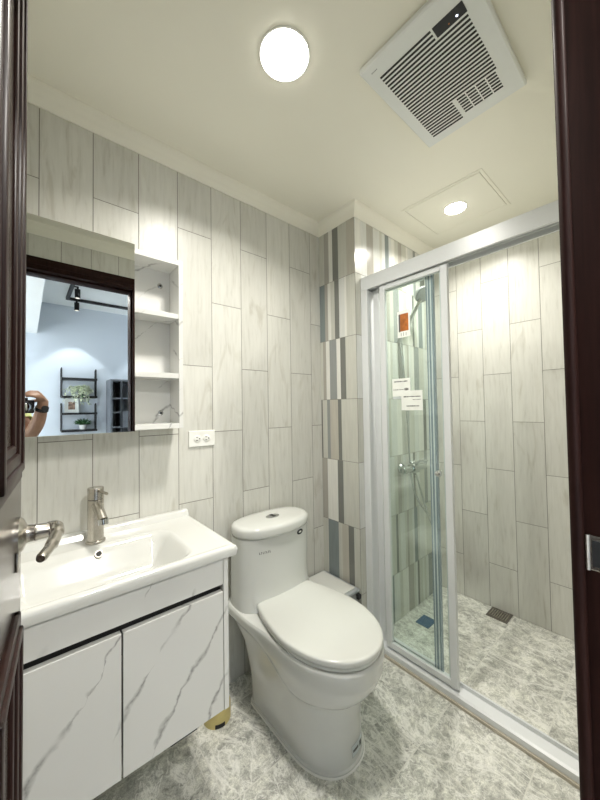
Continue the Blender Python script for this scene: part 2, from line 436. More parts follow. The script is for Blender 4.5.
# crown moulding around the whole room
poly = [(XL, YS), (XR, YS), (XR, YA), (XA, YA), (XA, YB), (XL, YB)]
prof = [(0, 2.226), (.007, 2.226), (.010, 2.232), (.018, 2.238), (.022, 2.250), (.030, 2.262), (.037, 2.268), (.041, 2.274), (.042, 2.2851), (0, 2.2851)]
def nrm(a, b):
    d = Vector((b[0]-a[0], b[1]-a[1])).normalized(); return Vector((-d.y, d.x))
bm = nb(); rings = []
for i, p in enumerate(poly):
    off = nrm(poly[i-1], p) + nrm(p, poly[(i+1) % 6]); rings.append([bm.verts.new((p[0]+off.x*o, p[1]+off.y*o, z)) for o, z in prof])
for i in range(6):
    A, B = rings[i], rings[(i+1) % 6]
    for k in range(len(prof)): bm.faces.new((A[k], A[(k+1) % len(prof)], B[(k+1) % len(prof)], B[k]))
struct('trim_1', bm, M['crown'], 'cream crown moulding along the top of the tiled walls', 'moulding', smooth=True)

# door frame (jambs, head, casing)
fr = thing('trim_2', 'dark mahogany door frame around the doorway, at the right edge', 'door frame', (DX1, 0, 0), kind='structure')
def jamb_profile(sx, x):   # vertical member; sx = -1 for the right jamb (its face looks to -x)
    bm = nb()
    box(bm, (min(x, x-sx*.035), -.05, 0), (max(x, x-sx*.035), .092, DZ), .004)
    cyl(bm, (x+sx*.002, .086, 0), (x+sx*.002, .086, DZ), .007, 16)
    box(bm, (min(x+sx*.010, x-sx*.005), -.05, 0), (max(x+sx*.010, x-sx*.005), .03, DZ), .003)
    x2 = x-sx*.065
    box(bm, (min(x+0, x2), .0775, 0), (max(x+0, x2), .093, DZ+.065), .004)
    box(bm, (min(x, x2), -.046, 0), (max(x, x2), -.0305, DZ+.065), .005)
    return bm
obj('jamb', jamb_profile(-1, DX1), M['framewood'], fr, True)
obj('jamb', jamb_profile(1, DX0), M['framewood'], fr, True)
bm = nb()
box(bm, (DX0-.035, -.05, DZ), (DX1+.035, .088, DZ+.035), .004)
cyl(bm, (DX0, .086, DZ-.002), (DX1, .086, DZ-.002), .007, 16)
box(bm, (DX0, -.05, DZ-.010), (DX1, .03, DZ+.005), .003)
box(bm, (DX0-.065, .0775, DZ), (DX1+.065, .089, DZ+.065), .004)
box(bm, (DX0-.065, .0805, DZ+.02), (DX1+.065, .094, DZ+.05), .005)
box(bm, (DX0-.065, -.046, DZ), (DX1+.065, -.0305, DZ+.065), .005)
obj('head', bm, M['framewood'], fr, True)
bm = nb(); box(bm, (DX1-.004, .036, 1.016), (DX1+.001, .0775, 1.060), .0015); cyl(bm, (DX1-.003, .0765, 1.016), (DX1-.003, .0765, 1.060), .003, 12)
sp = obj('strike_plate', bm, M['nickel'], fr, label='brushed nickel strike plate')
bm = nb(); box(bm, (DX1-.005, .044, 1.022), (DX1-.0035, .072, 1.054)); obj('latch_hole', bm, M['dark'], sp)

# door leaf, hinged at the left, standing open (built in its own frame: u along the leaf, v out of the face seen)
ANG = R(90) - math.atan(.079)
dl = thing('door_1', 'dark mahogany panelled door leaf standing open at the left edge', 'door', (-.053, .07, 0), kind='structure', rz=ANG)
# local x = along the leaf, local -y = towards the room (+x world)
bm = nb(); box(bm, (0, 0, .008), (.622, .038, 2.028), .002); obj('slab', bm, M['mahoganyflat'], dl, local=True)
def panel_mould(z0, z1, v, u0_, u1_):
    bm = nb()
    for k, (o, wd, h) in enumerate(((0, .016, .0075), (.014, .012, .0115), (.024, .016, .0085), (.040, .012, .005))):
        a, b, c, d = u0_+o, u1_-o, z0+o, z1-o
        s = -1 if v < .01 else 1
        y0, y1 = sorted((v-s*.001, v+s*h))
        for (p, q, r_, t) in ((a, a+wd, c, d), (b-wd, b, c, d), (a, b, c, c+wd), (a, b, d-wd, d)):
            box(bm, (p, y0, r_), (q, y1, t), .0028)
    return bm
for v in (0, .038):
    for ua, ub in ((.335, .545), (.075, .285)):
        obj('panel_moulding', panel_mould(1.13, 1.885, v, ua, ub), M['mahogany'], dl, True, local=True)
        obj('panel_moulding', panel_mould(.16, .945, v, ua, ub), M['mahogany'], dl, True, local=True)
hn = thing('door_handle', None, None); hn.parent = dl; hn.location = (.563, 0, 1.045)
bm = nb(); lathe(bm, (0, 0, 0), [(.026, .0), (.026, -.004), (.022, -.008), (.013, -.012), (.0115, -.020), (.0125, -.022), (.0115, -.024), (.0105, -.042)], 28, 'y')
box(bm, (-.012, -.0035, -.05), (.012, .0, -.018), .0015)
h = obj('rose', bm, M['nickel'], hn, True, local=True)
bm = nb(); tube(bm, curve_pts([(.004, -.038, .001), (-.004, -.046, .002), (-.022, -.047, -.001), (-.055, -.042, -.006), (-.092, -.032, -.009)], 8), [.0105]*9+[.0095]*8+[.008]*8+[.0065]*7+[.005], 14)
obj('lever', bm, M['nickel'], hn, True, local=True)
bm = nb(); box(bm, (.6215, .008, .99), (.6232, .030, 1.10)); obj('latch_plate', bm, M['nickel'], dl, local=True)

# ------------------------------------------------------------------ vanity
VX0, VX1, VY, VZ0, VZ1 = -.10, .482, .917, .31, .767
va = thing('vanity_cabinet', 'white marble-look wall-hung vanity cabinet under the basin', 'cabinet', (.19, 1.12, VZ0))
bm = nb()
box(bm, (VX1-.016, VY, VZ0), (VX1, YB-.004, VZ1), .001); box(bm, (VX0, VY, VZ0), (VX0+.016, YB-.004, VZ1), .001)
box(bm, (VX0+.016, VY+.022, VZ0), (VX1-.016, YB-.004, VZ0+.016)); box(bm, (VX0+.016, YB-.016, VZ0+.016), (VX1-.016, YB-.004, VZ1))
obj('body', bm, M['marble'], va)
bm = nb(); box(bm, (VX0+.017, VY+.001, .688), (VX1-.017, VY+.019, VZ1-.001), .001); obj('apron', bm, M['marble'], va)
bm = nb(); box(bm, (VX0+.017, VY+.022, .60), (VX1-.017, VY+.034, .70)); obj('finger_pull', bm, M['dark'], va, label='black recessed finger pull strip')
bm = nb(); box(bm, (VX0+.018, VY, VZ0+.002), (.186, VY+.018, .667), .0012); obj('door', bm, M['marble'], va)
bm = nb(); box(bm, (.190, VY, VZ0+.002), (VX1-.018, VY+.018, .667), .0012); obj('door', bm, M['marble'], va)
bm = nb(); box(bm, (.312, VY+.019, VZ0-.020), (.388, VY+.030, VZ0+.001)); obj('under_strip', bm, M['black'], va, label='black strip under the cabinet')  # black strip hanging just below the cabinet's bottom edge

# ceramic basin top
def basin():
    bm = nb(); x0, x1, y0, y1 = -.115, .510, .907, YB-.003
    nx, ny = 150, 110
    def hgt(x, y):
        cx, cy, hx, hy, rad = .165, 1.075, .235, .148, .07
        dx, dy = abs(x-cx)-(hx-rad), abs(y-cy)-(hy-rad)
        sd = math.hypot(max(dx, 0), max(dy, 0)) + min(max(dx, dy), 0) - rad       # negative inside
        t = min(1, max(0, -sd/.085)); s = t*t*(3-2*t)
        z = .80 - .098*s
        e = min(x-x0, x1-x, y-y0)
        if e < .012: z -= .012 - math.sqrt(max(0, .012**2-(.012-e)**2))
        lip = min(1, max(0, (e-.012)/.016)); z -= .0035*lip*(1 if sd > 0 else max(0, 1+sd/.02))
        if y > y1-.03: z += .022*min(1, (y-(y1-.03))/.010)
        return z
    gx = sorted({x0+k*.0025 for k in range(6)} | {x1-k*.0025 for k in range(6)} | {x0+(x1-x0)*k/nx for k in range(nx+1)})
    gy = sorted({y0+k*.0025 for k in range(6)} | {y0+(y1-y0)*k/ny for k in range(ny+1)})
    V = [[bm.verts.new((x, y, hgt(x, y))) for x in gx] for y in gy]
    for j in range(len(gy)-1):
        for i in range(len(gx)-1): bm.faces.new((V[j][i], V[j][i+1], V[j+1][i+1], V[j+1][i]))
    zb = .768
    ring = [V[0][i] for i in range(len(gx))] + [V[j][-1] for j in range(1, len(gy))] + [V[-1][i] for i in range(len(gx)-2, -1, -1)] + [V[j][0] for j in range(len(gy)-2, 0, -1)]
    low = [bm.verts.new((min(max(v.co.x, x0+.003), x1-.003), max(v.co.y, y0+.003), zb)) for v in ring]
    n = len(ring)
    for k in range(n): bm.faces.new((ring[k], low[k], low[(k+1) % n], ring[(k+1) % n]))
    return bm
bs = thing('wash_basin', 'white ceramic basin top with a shallow rounded-rectangular bowl', 'basin', (.19, 1.1, .768))
obj('bowl', basin(), M['ceramic'], bs, True, angle=60)
bm = nb(); cyl(bm, (.178, 1.196, .7925), (.178, 1.190, .7755), .0115, 20)
d = Vector((0, .42, .9)).normalized()
bm.free(); bm = nb(); pc = Vector((.178, 1.187, .7775)); nn = Vector((0, -.75, .66)).normalized()
tube(bm, [pc-nn*.006, pc+nn*.003], [.0115, .0115], 20); ov = obj('overflow_ring', bm, M['nickel'], bs, label='dark nickel overflow hole ring')
bm = nb(); tube(bm, [pc+nn*.0031, pc+nn*.0036], [.008, .008], 20); obj('overflow_hole', bm, M['dark'], ov)
bm = nb(); lathe(bm, (.165, 1.06, .703), [(.030, 0), (.030, .002), (.024, .004), (.004, .005)], 24); obj('drain_cap', bm, M['nickel'], bs)

fa = thing('faucet', 'brushed nickel single-lever faucet at the back of the basin', 'faucet', (.178, 1.25, .797))
bm = nb(); lathe(bm, (.178, 1.25, .797), [(.0285, 0), (.0285, .006), (.0275, .0075), (.0235, .009), (.0235, .138), (.0225, .139)], 32); obj('body', bm, M['nickel'], fa, True)
bm = nb(); lathe(bm, (.178, 1.25, .938), [(.0235, 0), (.0235, .034), (.0225, .036), (.010, .0365)], 32); hd = obj('handle', bm, M['nickel'], fa, True)
bm = nb(); tube(bm, curve_pts([(.181, 1.236, .967), (.192, 1.205, .964), (.200, 1.185, .962)], 5), .0042, 10); obj('lever', bm, M['nickel'], hd, True)
bm = nb(); tube(bm, [(.178, 1.24, .925), (.186, 1.20, .893), (.189, 1.185, .880)], [.0155, .0140, .0145], 20)
spt = obj('spout', bm, M['nickel'], fa, True)
bm = nb(); tube(bm, [(.189, 1.187, .884), (.1895, 1.184, .868)], [.0155, .0150], 20); obj('aerator', bm, M['chrome'], spt, True)

# gold pipe cover on the floor
gc = thing('pipe_cover', 'short gold round pipe cover with a dark notch on the floor beside the vanity', 'pipe cover', (.588, 1.222, 0))
bm = nb(); lathe(bm, (.588, 1.222, 0), [(.053, 0), (.053, .055), (.050, .063), (.043, .067), (.010, .068)], 40); obj('cap', bm, M['gold'], gc, True)
bm = nb()
for k in range(8):
    a0, a1 = R(236+k*5.2), R(236+(k+1)*5.2)
    quad_ = [(.588+math.cos(a)*.0536, 1.222+math.sin(a)*.0536, z) for a, z in ((a0, .001), (a1, .001), (a1, .017), (a0, .017))]
    bm.faces.new([bm.verts.new(p) for p in quad_])
obj('notch', bm, M['dark'], gc, label='dark notch')

# ------------------------------------------------------------------ mirror cabinet
MX0, MX1, MY, MZ0, MZ1 = -.14, .458, 1.218, 1.157, 1.798
mc = thing('mirror_cabinet', 'white marble-look mirror cabinet with open side shelves on the wall', 'cabinet', (.16, 1.29, MZ0))
bm = nb()
yb = YB-.004
for a, b in (((MX1-.015, MY, MZ0), (MX1, yb, MZ1)), ((MX0+.012, MY, MZ0), (MX0+.027, yb, MZ1)), ((.272, MY, MZ0), (.286, yb, MZ1)),
             ((MX0+.027, MY, MZ0), (MX1-.015, yb, MZ0+.019)), ((MX0+.027, MY, MZ1-.019), (MX1-.015, yb, MZ1)), ((MX0+.027, yb-.006, MZ0+.015), (MX1-.015, yb, MZ1-.015))):
    box(bm, a, b, .0008)
obj('body', bm, M['marble2'], mc)
for z in (1.345, 1.572):
    bm = nb(); box(bm, (.2865, MY+.002, z), (MX1-.0155, yb-.006, z+.019), .0008); obj('shelf', bm, M['marble2'], mc)
for z in (1.215, 1.72):
    bm = nb(); lathe(bm, (.405, yb-.006, z), [(.0105, 0), (.0105, -.003), (.008, -.005), (.003, -.0055)], 20, 'y'); sc = obj('screw_cap', bm, M['chrome'], mc, True)
    bm = nb(); lathe(bm, (.405, yb-.0116, z), [(.005, 0), (.005, -.0005)], 12, 'y'); obj('screw_recess', bm, M['dark'], sc)
bm = nb(); box(bm, (MX0, 1.200, MZ0-.003), (.285, 1.216, MZ1+.004), .0008); md = obj('door', bm, M['white'], mc, label='sliding mirror door')
bm = nb(); box(bm, (MX0+.001, 1.1965, MZ0-.002), (.2842, 1.1998, MZ1+.003)); obj('mirror', bm, M['mirror'], md, label='frameless mirror glass')

# socket
so = thing('wall_socket', 'cream double socket on the tiled wall between cabinet and toilet', 'socket', (.5775, YB-.001, 1.1025))
bm = nb(); box(bm, (.519, YB-.009, 1.068), (.636, YB-.0014, 1.136), .003); obj('cover_plate', bm, M['white'], so)
for cx in (.556, .597):
    bm = nb(); lathe(bm, (cx, YB-.009, 1.102), [(.016, .001), (.016, -.0012), (.015, -.002)], 24, 'y'); s_ = obj('outlet_face', bm, M['white'], so, True)
    bm = nb()
    for dz in (-.0065, .0065): box(bm, (cx-.006, YB-.0118, 1.102+dz-.0012), (cx+.002, YB-.0108, 1.102+dz+.0012))
    cyl(bm, (cx+.009, YB-.0118, 1.102), (cx+.009, YB-.0108, 1.102), .0026, 12)
    obj('slots', bm, M['dark'], s_)

# ------------------------------------------------------------------ toilet
to = thing('toilet', 'white one-piece toilet with closed lid', 'toilet', (.86, 1.0, 0))
TX = .858
def plan(a, yf, ym, yb, rb=.05, n=28, e=2.25):
    """outline: front half super-ellipse, straight sides, rounded back corners"""
    pts = []
    for k in range(n+1):
        t = math.pi*k/n
        cx, sx = math.cos(t), math.sin(t)
        pts.append((TX + a*math.copysign(abs(cx)**(2/e), cx), ym - (ym-yf)*abs(sx)**(2/e)))
    m = 8
    for k in range(1, m): pts.append((TX-a, ym+(yb-rb-ym)*k/m))
    for k in range(7):
        t = R(180-15*k); pts.append((TX-a+rb+rb*math.cos(t), yb-rb+rb*math.sin(t)))
    for k in range(1, 8): pts.append((TX-a+rb+(2*a-2*rb)*k/8, yb))
    for k in range(7):
        t = R(90-15*k); pts.append((TX+a-rb+rb*math.cos(t), yb-rb+rb*math.sin(t)))
    for k in range(1, m): pts.append((TX+a, yb-rb+(ym-yb+rb)*k/m))
    return pts
def sstep(t): t = min(1, max(0, t)); return t*t*(3-2*t)
def lerp(tab, z):
    for (z0, v0), (z1, v1) in zip(tab, tab[1:]):
        if z <= z1:
            t = (z-z0)/(z1-z0); return [a+(b-a)*t for a, b in zip(v0, v1)]
    return tab[-1][1]
ped = [(0, (.137, .740, .92)), (.010, (.137, .740, .92)), (.013, (.131, .746, .92)), (.12, (.137, .757, .91)), (.22, (.150, .752, .90)), (.30, (.162, .735, .90)), (.40, (.176, .70, .90))]
bow = [(.0, (.137, .76, .92)), (.18, (.152, .76, .92)), (.24, (.166, .708, .92)), (.29, (.171, .672, .92)), (.33, (.180, .656, .92)), (.375, (.184, .650, .92)), (.388, (.183, .651, .92)), (.395, (.178, .656, .92))]
bm = nb(); rings = []
zs = [0, .004, .010, .013, .016, .02] + [.04+.02*k for k in range(8)] + [.20+.01*k for k in range(18)] + [.378, .384, .388, .392, .395]
for z in zs:
    pa, pb = lerp(ped, z), lerp(bow, z); yr = 1.215+.09*sstep((z-.26)/.12)
    A = plan(pa[0], pa[1], pa[2], yr); B = plan(pb[0], pb[1], pb[2], yr)
    ring = []
    for p, q in zip(A, B):
        y = (p[1]+q[1])/2
        zs_ = .255 + .10*sstep((y-.86)/.26) + .02*sstep((.74-y)/.08)
        s = sstep((z-zs_+.022)/.030)
        x_, y_ = p[0]+(q[0]-p[0])*s, p[1]+(q[1]-p[1])*s
        if y > 1.02:                                     # the flank swells out under the cistern
            wdt = .200 if True else 0
            t = sstep((y-.98)/.17)*sstep((z-.06)/.34)
            k_ = 1 + t*.085
            x_ = TX + (x_-TX)*k_
        ring.append((x_, y_, z))
    rings.append(ring)
loft(bm, rings)
sb = nb(); loft(sb, [[(x, y, z) for x, y in plan(.137+d_, .740-d_, .92, 1.215)] for z, d_ in ((.0002, .0035), (.003, .003), (.005, .0003))]); obj('floor_seal', sb, M['white'], to)
# cistern
def tank_front(x, a=.186, yf=1.131, yb=1.308, e=3.2, front=.018):
    q = abs((x-TX)/a); return (yf+yb)/2 - (yb-yf)/2*(1-q**e)**(1/e) - front*(1-q*q)
def tank_ring(a, yf, yb, z, e=3.2, n=64, front=.018):
    out = []
    cy, hy = (yf+yb)/2, (yb-yf)/2
    for k in range(n):
        t = 2*math.pi*k/n; c_, s_ = math.cos(t), math.sin(t)
        x_ = a*math.copysign(abs(c_)**(2/e), c_); y_ = hy*math.copysign(abs(s_)**(2/e), s_)
        x_ *= 1.0
        if s_ < 0: y_ -= front*(1-(x_/a)**2)
        out.append((TX+x_, cy+y_, z))
    return out
loft(bm, [tank_ring(.188, 1.118, 1.308, .36), tank_ring(.188, 1.120, 1.308, .40), tank_ring(.187, 1.132, 1.308, .43), tank_ring(.186, 1.136, 1.308, .50), tank_ring(.186, 1.132, 1.308, .60), tank_ring(.186, 1.130, 1.308, .683), tank_ring(.180, 1.134, 1.303, .686)])
obj('body', bm, M['ceramic'], to, True, angle=50)
bm = nb()
loft(bm, [tank_ring(a_, 1.120+d_, 1.313-d_*.6, z_, 2.7, front=.022) for a_, d_, z_ in ((.183, .006, .688), (.187, .001, .690), (.189, 0, .697), (.189, 0, .717), (.186, .003, .725), (.178, .010, .7305), (.165, .022, .7335), (.09, .06, .735))])
tl = obj('tank_lid', bm, M['ceramic'], to, True, angle=60)
bm = nb()
def oval(cx, cy, a, b, z, n=28): return [(cx+a*math.cos(2*math.pi*k/n), cy+b*math.sin(2*math.pi*k/n), z) for k in range(n)]
loft(bm, [oval(.858, 1.205, .034, .022, .732), oval(.858, 1.205, .034, .022, .7375), oval(.858, 1.205, .030, .019, .739)]); fb = obj('flush_button', bm, M['chrome'], tl, True)
bm = nb(); box(bm, (.852, 1.187, .7391), (.866, 1.223, .7396)); obj('button_gap', bm, M['dark'], fb)
# seat and lid
def seat_rings(a, yf, tops, yb=1.128, rb=.010):
    out = []
    for z, s in tops:
        out.append([(TX+(x-TX)*(1-.26*max(0, (y-.90)/.235)**1.7), y, z) for x, y in plan(a-s, yf+s, .91, yb-s*.5, rb, e=2.1)])
    return out
bm = nb(); loft(bm, seat_rings(.180, .655, [(.396, .006), (.398, .002), (.403, 0), (.407, .001), (.410, .005)])); obj('seat', bm, M['lidwhite'], to, True)
bm = nb(); loft(bm, seat_rings(.184, .650, [(.4125, .004), (.4145, .0005), (.418, 0), (.427, .0003), (.4305, .002), (.4325, .006), (.4338, .014), (.4345, .05), (.435, .12)])); obj('lid', bm, M['lidwhite'], to, True, angle=60)
for sx in (-1, 1):
    bm = nb(); box(bm, (TX+sx*.095-.02, 1.10, .394), (TX+sx*.095+.02, 1.128, .412), .004); obj('hinge', bm, M['lidwhite'], to)
# marks on the cistern: small grey maker's mark and dark badge
bm = nb()
x = .735
for k in range(7):
    yy = tank_front(x+.002)+.0018
    box(bm, (x, yy-.0024, .624), (x+.0018, yy+.004, .633))
    box(bm, (x, yy-.0024, .6312 if k % 2 else .624), (x+.005, yy+.004, .633 if k % 2 else .6258)); x += .0075
obj('maker_mark', bm, M['ink'], to, label='small grey lettering on the cistern front')
def badge_disc(rx, rz, out, cx=.948, cz=.667):
    bm = nb(); ring = [(cx+rx*math.cos(2*math.pi*k/20), cz+rz*math.sin(2*math.pi*k/20)) for k in range(20)]
    return loft(bm, [[(x_, tank_front(x_, yf=1.1302)+.001, z_) for x_, z_ in ring], [(x_, tank_front(x_, yf=1.1302)-out, z_) for x_, z_ in ring]])
bd = obj('badge', badge_disc(.020, .0115, .0012), M['black'], to, label='dark oval badge on the cistern')
obj('badge_mark', badge_disc(.009, .004, .0017), M['white'], bd)
# rating label low on the pedestal front
def ped_pt(x, z, out=.0008):
    pa = lerp(ped, z); a, yf, ym = pa; e = 2.25
    t = max(0, 1-abs((x-TX)/a)**e)**(1/e); return (x, ym-(ym-yf)*t-out, z)
def decal(x0, x1, z0, z1, out, n=8):
    bm = nb(); V = [[bm.verts.new(ped_pt(x0+(x1-x0)*i/n, z, out)) for i in range(n+1)] for z in (z0, (z0+z1)/2, z1)]
    for j in range(2):
        for i in range(n): bm.faces.new((V[j][i], V[j][i+1], V[j+1][i+1], V[j+1][i]))
    return bm
lb = obj('sticker', decal(.852, .918, .030, .066, .0008), M['greyplastic'], to, label='small grey and black sticker low on the base')
obj('sticker_print', decal(.854, .916, .032, .064, .0012), M['sealgrey'], lb)
obj('sticker_mark', decal(.896, .911, .037, .054, .0016), M['black'], lb)
obj('sticker_mark', decal(.858, .888, .044, .052, .0016), M['ink'], lb)

# slim bin between toilet and striped wall
bn = thing('waste_bin', 'slim white-topped grey bin in the corner behind the toilet', 'bin', (1.2, 1.19, 0))
bm = nb(); rings = []
for z, s in ((0, .012), (.288, 0)):
    rings.append([(1.10+s, 1.075+s, z), (1.292-s, 1.075+s, z), (1.292-s, 1.318-s, z), (1.10+s, 1.318-s, z)])
loft(bm, rings); obj('bucket', bm, M['greyplastic'], bn)
bm = nb(); box(bm, (1.094, 1.068, .288), (1.297, 1.322, .304), .004); rim = obj('rim', bm, M['alugrey'], bn)
bm = nb(); box(bm, (1.10, 1.083, .3035), (1.278, 1.308, .311), .003); obj('lid', bm, M['lidwhite'], bn)
bm = nb(); box(bm, (1.270, 1.052, .262), (1.290, 1.069, .286), .002); obj('pedal_latch', bm, M['black'], bn)

# ------------------------------------------------------------------ shower enclosure
SX = 1.345
se = thing('shower_enclosure', 'white aluminium framed shower enclosure with clear sliding glass panels', 'shower enclosure', (SX+.03, .58, 0))
def prism_y(bm, prof, y0, y1):
    loft(bm, [[(x, y, z) for x, z in prof] for y in (y0, y1)]); return bm
yA, yS = YA-.002, YS+.002
bm = nb(); box(bm, (SX, yS, 1.838), (SX+.012, yA, 1.908), .002); box(bm, (SX+.012, yS, 1.894), (SX+.085, yA, 1.908), .002); box(bm, (SX+.073, yS, 1.838), (SX+.085, yA, 1.894), .001)
box(bm, (SX+.034, yS, 1.842), (SX+.038, yA, 1.894)); obj('header_rail', bm, M['alu'], se)
bm = nb(); box(bm, (SX+.013, yS+.001, 1.884), (SX+.072, yA-.001, 1.8935)); obj('track_recess', bm, M['casedark'], se)
for ya, yb2 in ((yA-.040, yA), (yS, yS+.040)):
    bm = nb(); box(bm, (SX, ya, 0), (SX+.020, yb2, 1.838), .002); box(bm, (SX+.020, ya+.006, 0), (SX+.085, yb2, 1.838), .001)
    obj('wall_post', bm, M['alu'], se)
bm = nb(); prism_y(bm, [(SX+.004, .012), (SX+.004, .034), (SX+.012, .040), (SX+.050, .046), (SX+.052, .060), (SX+.060, .060), (SX+.062, .040), (SX+.082, .034), (SX+.085, .012)], yS+.04, yA-.04); obj('sill_rail', bm, M['alu'], se)
bm = nb(); box(bm, (SX-.004, yS, 0), (SX+.089, yA, .012), .001); obj('sill_strip', bm, M['beige'], se, label='beige strip under the sill')
def glass_panel(x, y0, y1, z0, z1, st=.026, th=.020, sm='alu'):
    pn = thing('sliding_panel', None, None); pn.parent = se; pn.location = (0, 0, 0)
    for ya, yb3 in ((y0, y0+st), (y1-st, y1)):
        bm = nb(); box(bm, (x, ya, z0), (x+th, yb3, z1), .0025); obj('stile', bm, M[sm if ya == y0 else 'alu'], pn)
    for za, zb in ((z0, z0+.026), (z1-.024, z1)):
        bm = nb(); box(bm, (x+.001, y0+st, za), (x+th-.001, y1-st, zb), .002); obj('rail', bm, M['alu'], pn)
    bm = nb(); box(bm, (x+th/2-.0025, y0+st-.002, z0+.024), (x+th/2+.0025, y1-st+.002, z1-.022)); obj('glass_pane', bm, M['glass'], pn)
    return pn
pA = glass_panel(SX+.013, .612, .955, .052, 1.836, .030)
pB = glass_panel(SX+.041, .690, 1.012, .052, 1.836, .034, sm='shadedalu')
bm = nb(); box(bm, (SX+.022, .6445, .08), (SX+.026, .650, 1.81)); obj('seal', bm, M['sealgrey'], pA)
bm = nb(); box(bm, (SX+.0395, .697, .06), (SX+.0412, .7025, 1.83)); obj('pale_strip', bm, M['alu'], pB)  # strips added to draw the pale lines down this stile
bm = nb(); box(bm, (SX+.0395, .712, .06), (SX+.0412, .716, 1.83)); obj('pale_strip', bm, M['alu'], pB)
bm = nb(); lathe(bm, (SX+.023, .668, .935), [(.004, 0), (.006, -.006), (.0135, -.012), (.015, -.020), (.011, -.028), (.004, -.030)], 24, 'x'); obj('knob', bm, M['chrome'], pA, True)
for yy in (.93, .985):
    bm = nb(); lathe(bm, (SX+.020 if yy < .95 else SX+.045, yy, 1.822), [(.012, 0), (.012, .006), (.006, .008)], 18, 'x'); obj('roller', bm, M['white'], pA if yy < .95 else pB, True)
# stickers on the outer pane
gx = SX+.0202
def sticker(name, y0, y1, z0, z1, x=gx, label=None):
    bm = nb(); box(bm, (x-.0006, y0, z0), (x, y1, z1)); return obj(name, bm, M['paper'], pA, label=label)
s1 = sticker('sticker', .792, .858, 1.556, 1.682, label='white card with an orange picture')
bm = nb(); box(bm, (gx-.0010, .800, 1.585), (gx-.0006, .850, 1.668)); op = obj('orange_picture', bm, M['orange'], s1)
bm = nb(); box(bm, (gx-.0013, .843, 1.583), (gx-.0009, .851, 1.668)); obj('grey_band', bm, M['ink'], op)
bm = nb()
for k in range(3): box(bm, (gx-.0010, .812+.013*k, 1.562), (gx-.0006, .814+.013*k, 1.578))
obj('small_print', bm, M['ink'], s1)
def print_rows(y0, y1, rows, par, gx=gx):
    rnd = random.Random(int(y0*1000))
    for z, a, b, h_ in rows:
        bm = nb(); box(bm, (gx-.0010, y1-(y1-y0)*b, z-h_*.12), (gx-.0006, y1-(y1-y0)*a, z+h_*.12))
        y = y1-(y1-y0)*a
        while y > y1-(y1-y0)*b:
            wd = rnd.uniform(.003, .007); hh = h_*rnd.uniform(.5, 1)
            box(bm, (gx-.0010, y-wd, z-hh/2), (gx-.0006, y, z+hh/2)); y -= wd+.0022
        obj('print_line', bm, M['ink'], par)
s2 = sticker('sticker', .798, .894, 1.275, 1.360, label='white printed sticker, left and higher of two')
print_rows(.798, .894, [(1.346, .1, .85, .006), (1.307, .05, .62, .004), (1.308, .68, .84, .013)], s2)
bm = nb(); box(bm, (gx-.0009, .840, 1.262), (gx-.0003, .892, 1.274)); obj('grey_strip', bm, M['sealgrey'], s2)
s3 = sticker('sticker', .738, .846, 1.208, 1.300, gx-.0008, label='white printed sticker, right and lower of two')
print_rows(.738, .846, [(1.272, .12, .24, .011), (1.272, .28, .88, .005), (1.258, .55, .85, .003), (1.228, .25, .8, .006)], s3, gx-.0008)

# shower set
mx = thing('shower_mixer', 'chrome bar mixer on the striped shower wall', 'mixer', (1.74, YA, .86))
bm = nb(); cyl(bm, (1.655, 1.010, .862), (1.865, 1.010, .862), .019, 24); lathe(bm, (1.75, 1.010, .862), [(.027, -.034), (.029, -.030), (.029, .030), (.027, .034)], 24, 'x')
obj('body', bm, M['chrome'], mx, True)
for cx in (1.69, 1.83):
    bm = nb(); lathe(bm, (cx, YA-.0015, .862), [(.030, 0), (.030, -.005), (.026, -.011), (.014, -.013), (.014, -.045)], 24, 'y'); obj('inlet', bm, M['chrome'], mx, True)
bm = nb(); lathe(bm, (1.655, 1.010, .862), [(.0185, 0), (.022, -.004), (.022, -.026), (.016, -.031)], 24, 'x'); obj('knob', bm, M['chrome'], mx, True)
bm = nb(); tube(bm, [(1.75, 1.0, .885), (1.752, .975, .905), (1.755, .93, .915)], [.010, .008, .0065], 14); obj('lever', bm, M['chrome'], mx, True)
hs = thing('hand_shower', 'chrome hand shower with grey head hanging above the mixer', 'hand shower', (1.71, YA, 1.7))
dv = Vector((.36, -.28, .90)).normalized(); hp0 = Vector((1.708, 1.015, 1.690)); hp1 = hp0+dv*.19
bm = nb(); tube(bm, [hp0, hp0+dv*.05, hp1], [.0115, .013, .012], 16); obj('handle', bm, M['chrome'], hs, True)
hn_ = Vector((-.20, -.72, -.62)).normalized(); hc = hp1+dv*.035
bm = nb(); tube(bm, [hc-hn_*.020, hc-hn_*.014, hc+hn_*.006, hc+hn_*.009], [.026, .045, .051, .047], 32); hh_ = obj('shower_head', bm, M['greyplastic'], hs, True)
bm = nb(); tube(bm, [hc+hn_*.0095, hc+hn_*.0105], [.043, .042], 28); obj('spray_face', bm, M['alugrey'], hh_)
bm = nb(); cyl(bm, (1.712, YA-.0015, 1.715), (1.712, 1.03, 1.715), .013, 18); tube(bm, [hp0+dv*.008, hp0+dv*.042], [.017, .018], 18); lathe(bm, (1.712, YA-.0015, 1.715), [(.024, 0), (.024, -.006), (.018, -.009)], 20, 'y')
obj('holder', bm, M['chrome'], hs, True)
bm = nb(); tube(bm, curve_pts([hp0, hp0-dv*.05+Vector((0, .012, 0)), (1.700, 1.035, 1.45), (1.740, 1.043, 1.15), (1.765, 1.047, .90), (1.79, 1.040, .72), (1.86, 1.01, .59), (1.93, .99, .52), (1.935, .98, .47), (1.89, .98, .50), (1.82, .985, .63), (1.762, 1.0, .80), (1.752, 1.008, .835)], 10), .0062, 10)
obj('hose', bm, M['chrome'], hs, True)

